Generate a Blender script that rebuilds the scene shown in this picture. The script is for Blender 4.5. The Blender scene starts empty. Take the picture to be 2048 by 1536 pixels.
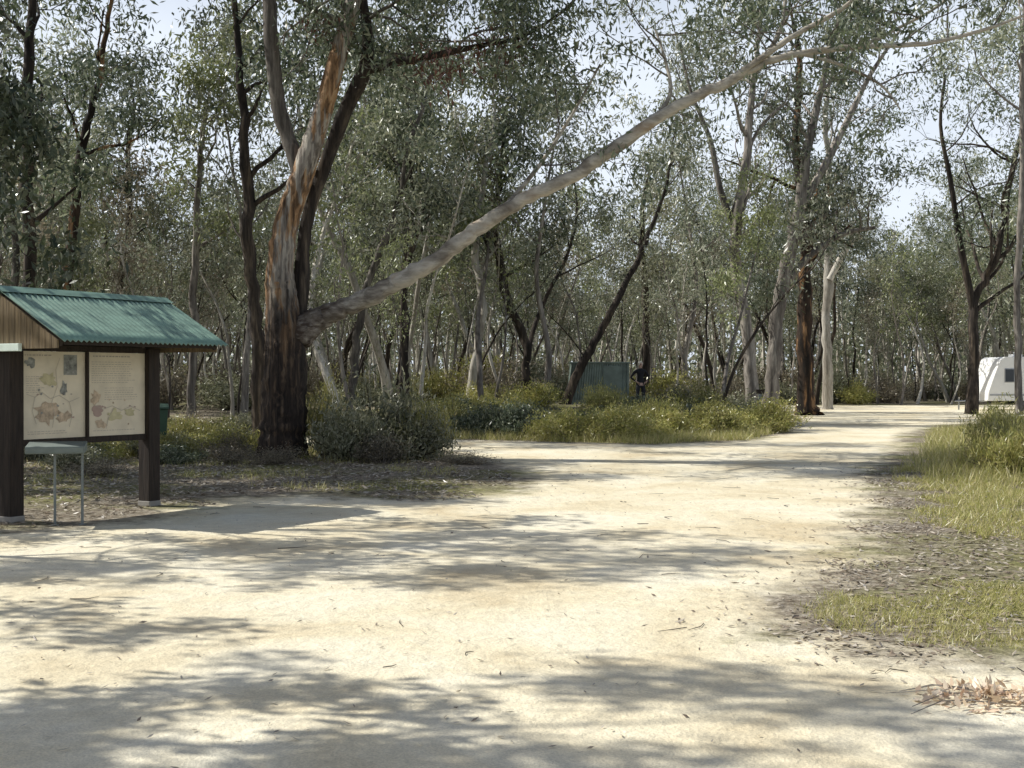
import bpy, math, random, bmesh
import numpy as np
from mathutils import Vector, Matrix

SC = bpy.context.scene
COL = SC.collection
EYE = 1.65
F = 2560.0

def H(x, y):
    def ss(a, b, t):
        t = min(1, max(0, (t-a)/(b-a))); return t*t*(3-2*t)
    return 0.6*ss(37, 48, y)*(1-ss(3.5, 8, x))

# ---------------------------------------------------------------- mesh helpers
def mesh_np(name, V, Fq, mats=(), midx=None, smooth=False):
    me = bpy.data.meshes.new(name)
    V = np.asarray(V, dtype=np.float32)
    Fq = np.asarray(Fq, dtype=np.int32)
    n, k = Fq.shape
    me.vertices.add(len(V)); me.vertices.foreach_set("co", V.ravel())
    me.loops.add(n*k); me.loops.foreach_set("vertex_index", Fq.ravel())
    me.polygons.add(n)
    me.polygons.foreach_set("loop_start", np.arange(0, n*k, k, dtype=np.int32))
    try:
        me.polygons.foreach_set("loop_total", np.full(n, k, dtype=np.int32))
    except Exception:
        pass
    if midx is not None:
        me.polygons.foreach_set("material_index", np.asarray(midx, dtype=np.int32))
    me.polygons.foreach_set("use_smooth", np.full(n, smooth, dtype=bool))
    me.update(calc_edges=True)
    me.validate()
    for m in mats: me.materials.append(m)
    return me

def add(name, me, parent=None, **props):
    o = bpy.data.objects.new(name, me)
    COL.objects.link(o)
    if parent: o.parent = parent
    for k, v in props.items(): o[k] = v
    return o

def empty(name, loc, rz=0, s=1.0, **props):
    o = bpy.data.objects.new(name, None)
    o.empty_display_size = 0.2
    o.location = loc; o.rotation_euler = (0, 0, rz)
    o.scale = (s, s, s) if not isinstance(s, tuple) else s
    COL.objects.link(o)
    for k, v in props.items():
        if v is not None: o[k] = v
    return o

class MB:
    """small polygon mesh builder"""
    def __init__(s): s.v = []; s.f = []; s.m = []
    def poly(s, pts, m=0):
        b = len(s.v); s.v += [tuple(p) for p in pts]; s.f.append(list(range(b, b+len(pts)))); s.m.append(m)
    def box(s, c, d, m=0, rot=None):
        b = len(s.v)
        for x in (-.5, .5):
            for y in (-.5, .5):
                for z in (-.5, .5):
                    p = Vector((x*d[0], y*d[1], z*d[2]))
                    if rot: p = rot @ p
                    s.v.append(tuple(p+Vector(c)))
        for q in ((0,1,3,2),(4,6,7,5),(0,4,5,1),(2,3,7,6),(0,2,6,4),(1,5,7,3)):
            s.f.append([b+i for i in q]); s.m.append(m)
    def cyl(s, p0, p1, r, n=12, m=0, r1=None):
        p0 = Vector(p0); p1 = Vector(p1); d = (p1-p0).normalized()
        a = d.orthogonal().normalized(); bb = d.cross(a); r1 = r if r1 is None else r1
        b = len(s.v)
        for P, R in ((p0, r), (p1, r1)):
            for i in range(n):
                t = 2*math.pi*i/n
                s.v.append(tuple(P+a*math.cos(t)*R+bb*math.sin(t)*R))
        for i in range(n):
            j = (i+1) % n
            s.f.append([b+i, b+j, b+n+j, b+n+i]); s.m.append(m)
        s.f.append([b+i for i in range(n)][::-1]); s.m.append(m)
        s.f.append([b+n+i for i in range(n)]); s.m.append(m)
    def prism(s, prof, y0, y1, m=0):
        n = len(prof); b = len(s.v)
        for y in (y0, y1):
            for (x, z) in prof: s.v.append((x, y, z))
        s.f.append([b+i for i in range(n)]); s.m.append(m)
        s.f.append([b+n+i for i in range(n)][::-1]); s.m.append(m)
        for i in range(n):
            j = (i+1) % n
            s.f.append([b+j, b+i, b+n+i, b+n+j]); s.m.append(m)
    def mesh(s, name, mats, smooth=False, bevel=0):
        me = bpy.data.meshes.new(name)
        me.from_pydata(s.v, [], s.f)
        for m in mats: me.materials.append(m)
        me.polygons.foreach_set("material_index", s.m)
        bm = bmesh.new(); bm.from_mesh(me)
        bmesh.ops.recalc_face_normals(bm, faces=bm.faces)
        if bevel:
            bmesh.ops.bevel(bm, geom=bm.edges[:], offset=bevel, segments=2, affect='EDGES', profile=0.5)
        bm.to_mesh(me); bm.free()
        if smooth: me.polygons.foreach_set("use_smooth", [True]*len(me.polygons))
        me.update()
        return me

# ---------------------------------------------------------------- materials
def nmat(name):
    m = bpy.data.materials.new(name); m.use_nodes = True
    nt = m.node_tree; nt.nodes.clear()
    return m, nt, nt.nodes, nt.links

def ramp(N, stops):
    r = N.new("ShaderNodeValToRGB")
    el = r.color_ramp.elements
    while len(el) > 1: el.remove(el[-1])
    el[0].position = stops[0][0]; el[0].color = (*stops[0][1], 1)
    for p, c in stops[1:]:
        e = el.new(p); e.color = (*c, 1)
    return r

def noise(N, L, coord, scale, detail=4, rough=.55, dist=0):
    n = N.new("ShaderNodeTexNoise"); n.inputs["Scale"].default_value = scale
    n.inputs["Detail"].default_value = detail; n.inputs["Roughness"].default_value = rough
    n.inputs["Distortion"].default_value = dist
    L.new(coord, n.inputs["Vector"]); return n

def maprange(N, L, src, a, b, c=0, d=1):
    m = N.new("ShaderNodeMapRange"); m.inputs[1].default_value = a; m.inputs[2].default_value = b
    m.inputs[3].default_value = c; m.inputs[4].default_value = d; L.new(src, m.inputs[0]); return m

def leaf_mat(name, cols, trans=.34, rough=.36, spec=.65):
    m, nt, N, L = nmat(name)
    g = N.new("ShaderNodeNewGeometry")
    r = ramp(N, [(i/(len(cols)-1), c) for i, c in enumerate(cols)])
    L.new(g.outputs["Random Per Island"], r.inputs[0])
    oi = N.new("ShaderNodeObjectInfo")
    mr = maprange(N, L, oi.outputs["Random"], 0, 1, .70, 1.38)
    hs = N.new("ShaderNodeHueSaturation"); L.new(r.outputs[0], hs.inputs["Color"]); L.new(mr.outputs[0], hs.inputs["Value"])
    p = N.new("ShaderNodeBsdfPrincipled"); p.inputs["Roughness"].default_value = rough
    p.inputs["Specular IOR Level"].default_value = spec
    L.new(hs.outputs[0], p.inputs["Base Color"])
    t = N.new("ShaderNodeBsdfTranslucent"); L.new(hs.outputs[0], t.inputs[0])
    mx = N.new("ShaderNodeMixShader"); mx.inputs[0].default_value = trans
    L.new(p.outputs[0], mx.inputs[1]); L.new(t.outputs[0], mx.inputs[2])
    o = N.new("ShaderNodeOutputMaterial"); L.new(mx.outputs[0], o.inputs[0])
    return m

def bark_mat(name, stops, sc=(5, 5, .9), scale=1.0, bump=.6, vary=.3, dark_join=False):
    m, nt, N, L = nmat(name)
    tc = N.new("ShaderNodeTexCoord")
    mp = N.new("ShaderNodeMapping"); mp.inputs["Scale"].default_value = sc
    L.new(tc.outputs["Object"], mp.inputs[0])
    n1 = noise(N, L, mp.outputs[0], scale, 6, .62, .4)
    r = ramp(N, stops); L.new(n1.outputs[0], r.inputs[0])
    src = r.outputs[0]
    mp2 = N.new("ShaderNodeMapping"); mp2.inputs["Scale"].default_value = (22, 22, 2.2) if not dark_join else (4, 12, 12)
    L.new(tc.outputs["Object"], mp2.inputs[0])
    n2 = noise(N, L, mp2.outputs[0], 1, 5, .6)
    if dark_join:   # rough dark bark fades out along the limb away from the trunk
        sp = N.new("ShaderNodeSeparateXYZ"); L.new(tc.outputs["Object"], sp.inputs[0])
        a = N.new("ShaderNodeMath"); a.operation = 'MULTIPLY_ADD'; a.inputs[1].default_value = 4.0
        L.new(n2.outputs[0], a.inputs[0]); L.new(sp.outputs[0], a.inputs[2])
        f = maprange(N, L, a.outputs[0], 2.1, 4.2)
        mj = N.new("ShaderNodeMix"); mj.data_type = 'RGBA'; mj.inputs[6].default_value = (.085, .062, .048, 1)
        L.new(f.outputs[0], mj.inputs[0]); L.new(src, mj.inputs[7]); src = mj.outputs[2]
    mu = maprange(N, L, n2.outputs[0], .3, .7, .55 if not dark_join else .78, 1.25 if not dark_join else 1.15)
    oi = N.new("ShaderNodeObjectInfo")
    mr = maprange(N, L, oi.outputs["Random"], 0, 1, 1-vary, 1+vary)
    ml = N.new("ShaderNodeMath"); ml.operation = 'MULTIPLY'
    L.new(mu.outputs[0], ml.inputs[0]); L.new(mr.outputs[0], ml.inputs[1])
    hs = N.new("ShaderNodeHueSaturation"); L.new(src, hs.inputs["Color"]); L.new(ml.outputs[0], hs.inputs["Value"])
    p = N.new("ShaderNodeBsdfPrincipled"); p.inputs["Roughness"].default_value = .85
    p.inputs["Specular IOR Level"].default_value = .2
    L.new(hs.outputs[0], p.inputs["Base Color"])
    b = N.new("ShaderNodeBump"); b.inputs["Strength"].default_value = bump; b.inputs["Distance"].default_value = .04
    L.new(n2.outputs[0], b.inputs["Height"]); L.new(b.outputs[0], p.inputs["Normal"])
    o = N.new("ShaderNodeOutputMaterial"); L.new(p.outputs[0], o.inputs[0])
    return m

def main_bark():
    m, nt, N, L = nmat("old_gum_bark")
    tc = N.new("ShaderNodeTexCoord")
    def mapped(sc):
        mp = N.new("ShaderNodeMapping"); mp.inputs["Scale"].default_value = sc
        L.new(tc.outputs["Object"], mp.inputs[0]); return mp.outputs[0]
    big = noise(N, L, mapped((3.2, 3.2, .45)), 1, 4, .55, .4)
    fine = noise(N, L, mapped((12, 12, .9)), 1, 6, .6, .3)
    r_low = ramp(N, [(.36,(.018,.014,.012)), (.52,(.05,.037,.029)), (.62,(.12,.082,.052)), (.72,(.15,.12,.095))]); L.new(fine.outputs[0], r_low.inputs[0])
    r_or = ramp(N, [(.33,(.05,.032,.022)), (.43,(.16,.095,.05)), (.56,(.37,.22,.115)), (.68,(.46,.33,.20))]); L.new(fine.outputs[0], r_or.inputs[0])
    r_gr = ramp(N, [(.34,(.11,.095,.08)), (.46,(.24,.21,.18)), (.60,(.46,.42,.355))]); L.new(fine.outputs[0], r_gr.inputs[0])
    sp = N.new("ShaderNodeSeparateXYZ"); L.new(tc.outputs["Object"], sp.inputs[0])
    a = N.new("ShaderNodeMath"); a.operation = 'MULTIPLY_ADD'; a.inputs[1].default_value = 5.0
    L.new(big.outputs[0], a.inputs[0]); L.new(sp.outputs[2], a.inputs[2])
    m1 = maprange(N, L, a.outputs[0], 5.0, 6.6)
    g = maprange(N, L, big.outputs[0], .495, .54)
    mxa = N.new("ShaderNodeMix"); mxa.data_type = 'RGBA'; L.new(g.outputs[0], mxa.inputs[0]); L.new(r_gr.outputs[0], mxa.inputs[6]); L.new(r_or.outputs[0], mxa.inputs[7])
    mxb = N.new("ShaderNodeMix"); mxb.data_type = 'RGBA'; L.new(m1.outputs[0], mxb.inputs[0]); L.new(r_low.outputs[0], mxb.inputs[6]); L.new(mxa.outputs[2], mxb.inputs[7])
    p = N.new("ShaderNodeBsdfPrincipled"); p.inputs["Roughness"].default_value = .85; p.inputs["Specular IOR Level"].default_value = .25
    L.new(mxb.outputs[2], p.inputs["Base Color"])
    b = N.new("ShaderNodeBump"); b.inputs["Strength"].default_value = .75; b.inputs["Distance"].default_value = .07
    L.new(fine.outputs[0], b.inputs["Height"]); L.new(b.outputs[0], p.inputs["Normal"])
    o = N.new("ShaderNodeOutputMaterial"); L.new(p.outputs[0], o.inputs[0])
    return m

def surf(name, col, rough=.6, metal=0, var=.25, scale=6, stretch=(1, 1, 1), bump=0, spec=.4):
    m, nt, N, L = nmat(name)
    tc = N.new("ShaderNodeTexCoord"); mp = N.new("ShaderNodeMapping"); mp.inputs["Scale"].default_value = stretch
    L.new(tc.outputs["Object"], mp.inputs[0])
    n = noise(N, L, mp.outputs[0], scale, 6, .6)
    mr = maprange(N, L, n.outputs[0], .3, .7, 1-var, 1+var)
    hs = N.new("ShaderNodeHueSaturation"); hs.inputs["Color"].default_value = (*col, 1); L.new(mr.outputs[0], hs.inputs["Value"])
    p = N.new("ShaderNodeBsdfPrincipled"); p.inputs["Roughness"].default_value = rough; p.inputs["Metallic"].default_value = metal
    p.inputs["Specular IOR Level"].default_value = spec
    L.new(hs.outputs[0], p.inputs["Base Color"])
    if bump:
        b = N.new("ShaderNodeBump"); b.inputs["Strength"].default_value = bump; b.inputs["Distance"].default_value = .02
        L.new(n.outputs[0], b.inputs["Height"]); L.new(b.outputs[0], p.inputs["Normal"])
    o = N.new("ShaderNodeOutputMaterial"); L.new(p.outputs[0], o.inputs[0])
    return m

M_leaf_grey = leaf_mat("gum_leaf_grey_green", [(.11,.135,.075), (.21,.235,.15), (.36,.375,.28), (.26,.255,.16)])
M_leaf_dark = leaf_mat("gum_leaf_dark_green", [(.045,.065,.035), (.12,.15,.085), (.30,.32,.23)])
M_leaf_olive = leaf_mat("gum_leaf_olive", [(.15,.175,.06), (.24,.27,.12), (.36,.37,.21)])
M_leaf_red = leaf_mat("dead_leaf_rust", [(.16,.06,.04), (.24,.10,.065), (.12,.06,.04)], trans=.2)
M_shrub = leaf_mat("shrub_leaf_olive", [(.18,.195,.045), (.32,.32,.09), (.45,.42,.15), (.34,.29,.12)])
M_shrub_grey = leaf_mat("shrub_leaf_grey", [(.11,.12,.06), (.23,.235,.14), (.40,.39,.27)])
M_shrub_brown = leaf_mat("shrub_leaf_brown", [(.13,.105,.07), (.24,.205,.14), (.35,.31,.22)])
M_grass = leaf_mat("grass_blade", [(.26,.28,.065), (.38,.37,.11), (.48,.43,.19), (.57,.50,.28)], trans=.35)
M_litter = leaf_mat("litter_leaf", [(.12,.09,.06), (.26,.20,.14), (.43,.37,.28), (.58,.52,.43)], trans=.05)
M_pile = leaf_mat("fallen_leaf_pile", [(.38,.26,.17), (.56,.44,.31), (.70,.60,.46), (.46,.30,.20)], trans=.05)
M_bark_main = main_bark()
M_bark_pale = bark_mat("bark_smooth_grey", [(.34,(.15,.125,.10)), (.45,(.30,.27,.225)), (.55,(.50,.465,.40)), (.68,(.34,.27,.20))], sc=(.9,2.2,2.2), bump=.35, vary=.0, dark_join=True)
M_bark_grey = bark_mat("bark_grey", [(.30,(.07,.06,.052)), (.50,(.22,.195,.17)), (.68,(.43,.39,.335))], sc=(4,4,.6), vary=.45)
M_bark_dark = bark_mat("bark_dark", [(.32,(.018,.015,.013)), (.52,(.055,.044,.036)), (.66,(.14,.11,.08))], sc=(5,5,.6), vary=.3)
M_bark_orange = bark_mat("bark_orange", [(.42,(.022,.018,.015)), (.54,(.07,.045,.03)), (.60,(.30,.17,.08)), (.7,(.22,.17,.12))], sc=(3,3,.5), vary=.1)
M_bark_white = bark_mat("bark_white_gum", [(.30,(.24,.205,.17)), (.48,(.48,.44,.375)), (.66,(.66,.625,.55))], sc=(3,3,.5), bump=.3, vary=.25)

# ---------------------------------------------------------------- geometry of plants
def tube(P, R, sides, rng, rough=.06):
    P = np.asarray(P, float); R = np.asarray(R, float)
    n = len(P)
    T = np.gradient(P, axis=0); T /= (np.linalg.norm(T, axis=1)[:, None]+1e-9)
    a = np.cross(T[0], [0.3, 1, 0.1]); a /= np.linalg.norm(a)
    ang = np.linspace(0, 2*np.pi, sides, endpoint=False)
    lob = 1+rough*rng.normal(size=sides)
    V = []
    for i in range(n):
        a = a-T[i]*np.dot(a, T[i]); a /= np.linalg.norm(a)
        b = np.cross(T[i], a)
        rr = R[i]*(lob+rough*.6*rng.normal(size=sides))*(1+rough*.5*rng.normal())
        V.append(P[i]+np.outer(np.cos(ang)*rr, a)+np.outer(np.sin(ang)*rr, b))
    V = np.concatenate(V)
    Fq = []
    idx = np.arange(sides); nx = (idx+1) % sides
    for i in range(n-1):
        Fq.append(np.stack([i*sides+idx, i*sides+nx, (i+1)*sides+nx, (i+1)*sides+idx], 1))
    return V, np.concatenate(Fq)

def smooth_path(P, R, k=4):
    P = np.asarray(P, float); R = np.asarray(R, float)
    n = len(P); out = []; rr = []
    for i in range(n-1):
        p0 = P[max(i-1, 0)]; p1 = P[i]; p2 = P[i+1]; p3 = P[min(i+2, n-1)]
        for j in range(k):
            t = j/k
            out.append(.5*((2*p1)+(-p0+p2)*t+(2*p0-5*p1+4*p2-p3)*t*t+(-p0+3*p1-3*p2+p3)*t**3))
            rr.append(R[i]*(1-t)+R[i+1]*t)
    out.append(P[-1]); rr.append(R[-1])
    return np.array(out), np.array(rr)

def merge(parts):
    V = []; Fq = []; b = 0
    for v, f in parts:
        V.append(v); Fq.append(f+b); b += len(v)
    return np.concatenate(V), np.concatenate(Fq)

def leaves(C, Ln, W, droop, rng):
    n = len(C)
    d = rng.normal(size=(n, 3)); d[:, 2] -= droop
    d /= np.linalg.norm(d, axis=1)[:, None]
    s = np.cross(d, rng.normal(size=(n, 3))); s /= (np.linalg.norm(s, axis=1)[:, None]+1e-9)
    l = (Ln*rng.uniform(.6, 1.35, n))[:, None]; w = (W*rng.uniform(.6, 1.3, n))[:, None]
    V = np.stack([C, C+d*l*.42+s*w*.5, C+d*l, C+d*l*.42-s*w*.5], 1).reshape(-1, 3)
    return V, np.arange(4*n).reshape(n, 4)

def grow(T, K, p, d, Ln, r, lev, rng, up=.12, bend=.2, kids=4):
    d = np.asarray(d, float); d /= np.linalg.norm(d)
    n = 6; pts = [np.array(p, float)]; ds = []
    for i in range(n):
        d = d+rng.normal(size=3)*bend; d[2] += up*.5; d /= np.linalg.norm(d)
        pts.append(pts[-1]+d*Ln/n); ds.append(d)
    R = np.linspace(r, max(r*.3, .006), n+1)
    T.append((np.array(pts), R))
    if lev == 0:
        K.append(pts[-1]); K.append(pts[-3])
        return
    for k in range(kids):
        f = .3+.7*(k+rng.uniform(0, 1))/kids
        i = min(n-1, int(f*n))
        q = ds[i]+rng.normal(size=3)*.75
        grow(T, K, pts[i+1], q, Ln*rng.uniform(.4, .65), max(R[i+1]*.65, .008), lev-1, rng, up, bend, kids)

def crown_leaves(K, nl, sig, Ln, W, droop, rng):
    K = np.array(K)
    cnt = 2.6*rng.uniform(0, 1, len(K))**1.7
    C = []
    for c, q in zip(K, cnt):
        m = max(3, int(nl*q))
        C.append(c+rng.normal(size=(m, 3))*np.array([sig, sig, sig*.75])*(.55+.3*q))
    return leaves(np.concatenate(C), Ln, W, droop, rng)

def tree_meshes(seed, height=13, r0=.2, nl=8, cb=.35, spread=.28, leafn=34, leafL=.24, leafW=.075,
                bark=None, leaf=None, lev=2, trunk=None, sig=.33, limb_up=.8, wob=.12):
    rng = np.random.default_rng(seed)
    T = []; K = []
    if trunk is None:
        n = 11; P = [np.array([0, 0, -.1])]; d = np.array([rng.normal()*.12, rng.normal()*.12, 1.0])
        for i in range(n-1):
            d = d+np.array([rng.normal()*wob, rng.normal()*wob, .08]); d /= np.linalg.norm(d)
            P.append(P[-1]+d*height*.88/(n-1))
        P = np.array(P); R = np.linspace(r0, r0*.2, n); R[0] *= 1.35
        P, R = smooth_path(P, R, 2)
    else:
        P, R = trunk
    parts = [tube(P, R, 9, rng, .07)]
    for k in range(nl):
        f = cb+(1-cb)*(k+rng.uniform(0, 1))/nl
        i = min(len(P)-1, int(f*len(P)))
        az = rng.uniform(0, 2*np.pi) if k else 0
        q = np.array([math.cos(az), math.sin(az), limb_up*rng.uniform(.6, 1.5)])
        grow(T, K, P[i], q, height*spread*rng.uniform(.6, 1.2)*(1.15-.5*f), max(R[i]*.55, .015), lev, rng, kids=3)
    grow(T, K, P[-1], [0, 0, 1], height*spread*.7, max(R[-1]*.9, .015), lev, rng, kids=4)
    for pp, rr in T:
        parts.append(tube(pp, rr, 5 if rr[0] > .04 else 3, rng, .03))
    V, Fq = merge(parts)
    tm = mesh_np("trunk", V, Fq, [bark], smooth=True)
    V, Fq = crown_leaves(K, leafn, sig, leafL, leafW, .9, rng)
    cm = mesh_np("crown", V, Fq, [leaf])
    return tm, cm

def put_tree(tm, cm, loc, rz, s, label, group=None, cat="tree", name="gum_tree"):
    e = empty(name, loc, rz, s, label=label, category=cat, group=group)
    add("trunk", tm, e); add("crown", cm, e)
    return e

# ---------------------------------------------------------------- ground
road = [(-16,-8),(-16,12.5),(-7.5,13.0),(-5.6,13.6),(-4.6,14.6),(-4.2,16.8),(-4.0,17.9),(-2.7,17.8),(-1.2,17.3),(-.2,18.2),(.2,21.0),(-.4,24.5),
        (-1.7,28.5),(-5,30.5),(-10,33),(-10,36),(-4,35),(-1.6,34.0),(1,32.6),(3.4,31.5),(6.2,33.5),(8.2,38.5),(9.6,44),(12,55),(12,74),
        (30,77),(33,60),(24,52),(15,44.5),(11.6,37),(8.9,29),(6.6,23),(5.6,19.5),(5.0,16.5),(4.0,13.8),(3.3,11.6),(2.6,10.2),(2.0,9.2),(1.95,8.3),(2.3,7.75),(4,7.55),(16,7.3),(16,-8)]
RP = np.array(road, float)
def sdist(X, Y):
    X = np.asarray(X, float); Y = np.asarray(Y, float)
    ins = np.zeros(X.shape, bool); dm = np.full(X.shape, 1e9)
    n = len(RP)
    for i in range(n):
        ax, ay = RP[i]; bx, by = RP[(i+1) % n]
        ex, ey = bx-ax, by-ay
        t = np.clip(((X-ax)*ex+(Y-ay)*ey)/(ex*ex+ey*ey), 0, 1)
        dm = np.minimum(dm, np.hypot(X-(ax+t*ex), Y-(ay+t*ey)))
        c = ((ay > Y) != (by > Y)) & (X < (bx-ax)*(Y-ay)/((by-ay) if by != ay else 1e-9)+ax)
        ins ^= c
    return np.where(ins, dm, -dm)

def floor_color(N, L, tc):
    a = noise(N, L, tc, .35, 5, .6)
    b = noise(N, L, tc, 9, 6, .7)
    c = noise(N, L, tc, 45, 3, .7)
    r1 = ramp(N, [(.3,(.11,.085,.06)), (.5,(.24,.205,.155)), (.62,(.38,.34,.275)), (.75,(.48,.445,.375))]); L.new(b.outputs[0], r1.inputs[0])
    r2 = ramp(N, [(.3,(.11,.11,.045)), (.55,(.24,.23,.10)), (.7,(.36,.32,.18))]); L.new(b.outputs[0], r2.inputs[0])
    ms = maprange(N, L, a.outputs[0], .45, .6)
    mx = N.new("ShaderNodeMix"); mx.data_type = 'RGBA'
    L.new(ms.outputs[0], mx.inputs[0]); L.new(r1.outputs[0], mx.inputs[6]); L.new(r2.outputs[0], mx.inputs[7])
    mr = maprange(N, L, c.outputs[0], .3, .7, .55, 1.4)
    hs = N.new("ShaderNodeHueSaturation"); L.new(mx.outputs[2], hs.inputs["Color"]); L.new(mr.outputs[0], hs.inputs["Value"])
    return hs.outputs[0], b

def forest_floor():
    m, nt, N, L = nmat("forest_floor")
    tc = N.new("ShaderNodeTexCoord")
    col, b = floor_color(N, L, tc.outputs["Object"])
    p = N.new("ShaderNodeBsdfPrincipled"); p.inputs["Roughness"].default_value = .95; p.inputs["Specular IOR Level"].default_value = .1
    L.new(col, p.inputs["Base Color"])
    bp = N.new("ShaderNodeBump"); bp.inputs["Strength"].default_value = .8; bp.inputs["Distance"].default_value = .05
    L.new(b.outputs[0], bp.inputs["Height"]); L.new(bp.outputs[0], p.inputs["Normal"])
    o = N.new("ShaderNodeOutputMaterial"); L.new(p.outputs[0], o.inputs[0])
    return m

def sand_mat():
    m, nt, N, L = nmat("pale_sandy_gravel")
    tc = N.new("ShaderNodeTexCoord"); T = tc.outputs["Object"]
    a = noise(N, L, T, .55, 6, .62, .6)
    b = noise(N, L, T, 7, 6, .65)
    c = noise(N, L, T, 85, 3, .7)
    r1 = ramp(N, [(.30,(.64,.53,.345)), (.46,(.79,.70,.50)), (.64,(.87,.805,.63))]); L.new(a.outputs[0], r1.inputs[0])
    mr = maprange(N, L, b.outputs[0], .3, .7, .90, 1.08)
    mr2 = maprange(N, L, c.outputs[0], .3, .7, .80, 1.14)
    ml = N.new("ShaderNodeMath"); ml.operation = 'MULTIPLY'; L.new(mr.outputs[0], ml.inputs[0]); L.new(mr2.outputs[0], ml.inputs[1])
    hs = N.new("ShaderNodeHueSaturation"); L.new(r1.outputs[0], hs.inputs["Color"]); L.new(ml.outputs[0], hs.inputs["Value"])
    fl, _ = floor_color(N, L, T)
    at = N.new("ShaderNodeAttribute"); at.attribute_name = "edge"
    e1 = noise(N, L, T, 1.6, 7, .7)
    m1 = N.new("ShaderNodeMath"); m1.operation = 'MULTIPLY_ADD'; m1.inputs[1].default_value = 2.6
    L.new(e1.outputs[0], m1.inputs[0]); L.new(at.outputs["Fac"], m1.inputs[2])
    ma = maprange(N, L, m1.outputs[0], 1.25, 1.9)
    mx = N.new("ShaderNodeMix"); mx.data_type = 'RGBA'
    L.new(ma.outputs[0], mx.inputs[0]); L.new(fl, mx.inputs[6]); L.new(hs.outputs[0], mx.inputs[7])
    p = N.new("ShaderNodeBsdfPrincipled"); p.inputs["Roughness"].default_value = .95; p.inputs["Specular IOR Level"].default_value = .1
    L.new(mx.outputs[2], p.inputs["Base Color"])
    ad = N.new("ShaderNodeMath"); ad.operation = 'MULTIPLY_ADD'; ad.inputs[1].default_value = .15
    L.new(c.outputs[0], ad.inputs[0]); L.new(b.outputs[0], ad.inputs[2])
    bp = N.new("ShaderNodeBump"); bp.inputs["Strength"].default_value = .7; bp.inputs["Distance"].default_value = .05
    L.new(ad.outputs[0], bp.inputs["Height"]); L.new(bp.outputs[0], p.inputs["Normal"])
    o = N.new("ShaderNodeOutputMaterial"); L.new(p.outputs[0], o.inputs[0])
    return m

xs = np.concatenate([[-600,-300,-150,-80], np.arange(-50, 51, 1.0), [80,150,300,600]])
ys = np.concatenate([[-60,-20], np.arange(-8, 90, 1.0), [110,150,250,400,700]])
X, Y = np.meshgrid(xs, ys)
Z = np.vectorize(H)(X, Y)
V = np.stack([X.ravel(), Y.ravel(), Z.ravel()], 1)
nx = len(xs); ii, jj = np.meshgrid(np.arange(len(ys)-1), np.arange(nx-1), indexing='ij')
q = (ii*nx+jj).ravel(); Fq = np.stack([q, q+1, q+1+nx, q+nx], 1)
add("ground", mesh_np("ground", V, Fq, [forest_floor()], smooth=True), kind="structure")

xs = np.arange(-16.6, 34, .3); ys = np.arange(-8, 78, .3)
X, Y = np.meshgrid(xs, ys); S = sdist(X, Y)
V = np.stack([X.ravel(), Y.ravel(), np.full(X.size, .005)], 1)
nx = len(xs); ii, jj = np.meshgrid(np.arange(len(ys)-1), np.arange(nx-1), indexing='ij')
q = (ii*nx+jj).ravel(); Fq = np.stack([q, q+1, q+1+nx, q+nx], 1)
Sf = S.ravel()
Fq = Fq[Sf[Fq].max(axis=1) > -.7]
used = np.unique(Fq); rem = -np.ones(len(V), int); rem[used] = np.arange(len(used))
me = mesh_np("dirt_road", V[used], rem[Fq], [sand_mat()])
at = me.attributes.new("edge", 'FLOAT', 'POINT'); at.data.foreach_set("value", Sf[used].astype(np.float32))
add("dirt_road", me, kind="structure")

# ---------------------------------------------------------------- main tree (range 26.4 m)
D0 = 26.4
def wp(px, py, d, dy=0.0):
    dd = d+dy
    return np.array([(px-1024)/F*dd, dd, EYE+(755-py)/F*dd])

def path_from(pts, d, base, k=4):
    P = []; R = []
    for t in pts:
        px, py, r = t[:3]; dy = t[3] if len(t) > 3 else 0
        P.append(wp(px, py, d, dy)-base); R.append(r/F*d)
    return smooth_path(P, R, k)

base = wp(566, 915, D0); base[2] = 0
rng = np.random.default_rng(11)
root = empty("gum_tree", tuple(base), label="large old eucalypt with peeling orange bark and a long low branch", category="tree")
trunk_pts = [(565,945,66),(565,915,53),(566,880,46),(569,800,42),(572,700,41),(566,620,32),(561,540,26),(573,450,23),(599,370,22,),(625,290,20,-.1),(650,210,18,-.2),(672,130,17,-.3),(695,50,16,-.3),(712,-30,15,-.2),(740,-200,12,.2),(765,-380,7,.3)]
P1, R1 = path_from(trunk_pts, D0, base)
P1d, R1d = path_from(trunk_pts, D0, base, 9)
V, Fq = tube(P1d, R1d, 26, rng, .05)
add("trunk", mesh_np("trunk", V, Fq, [M_bark_main], smooth=True), root, label="trunk with dark stringy base and peeling orange streaks")
dark_pts = [(585,720,24,.15),(600,610,18,.3),(607,500,14,.35),(621,420,13,.4),(655,320,14,.4),(695,215,15,.3),(732,135,14,.2),(735,60,11,.3),(722,-20,11,.4),(700,-200,7,.8)]
P2, R2 = path_from(dark_pts, D0, base)
left_pts = [(606,385,16,.15),(590,315,16,.2),(574,270,15,.25),(558,215,15,.2),(549,150,15,.1),(541,60,14,0),(537,-40,13,0),(515,-200,10,-.5),(490,-330,5,-.8)]
P3, R3 = path_from(left_pts, D0, base)
dead_pts = [(730,140,12,.2),(790,126,9,0),(870,112,7,-.3),(960,92,5,-.5),(1040,76,4,-.6),(1130,20,3,-.8),(1180,-40,2,-1)]
P4, R4 = path_from(dead_pts, D0, base)
add("stem", mesh_np("stem", *tube(P3, R3, 12, rng, .06), [M_bark_grey], smooth=True), root, label="grey weathered upright stem")
V, Fq = merge([tube(P2, R2, 12, rng, .08), tube(P4, R4, 8, rng, .06)])
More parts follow.
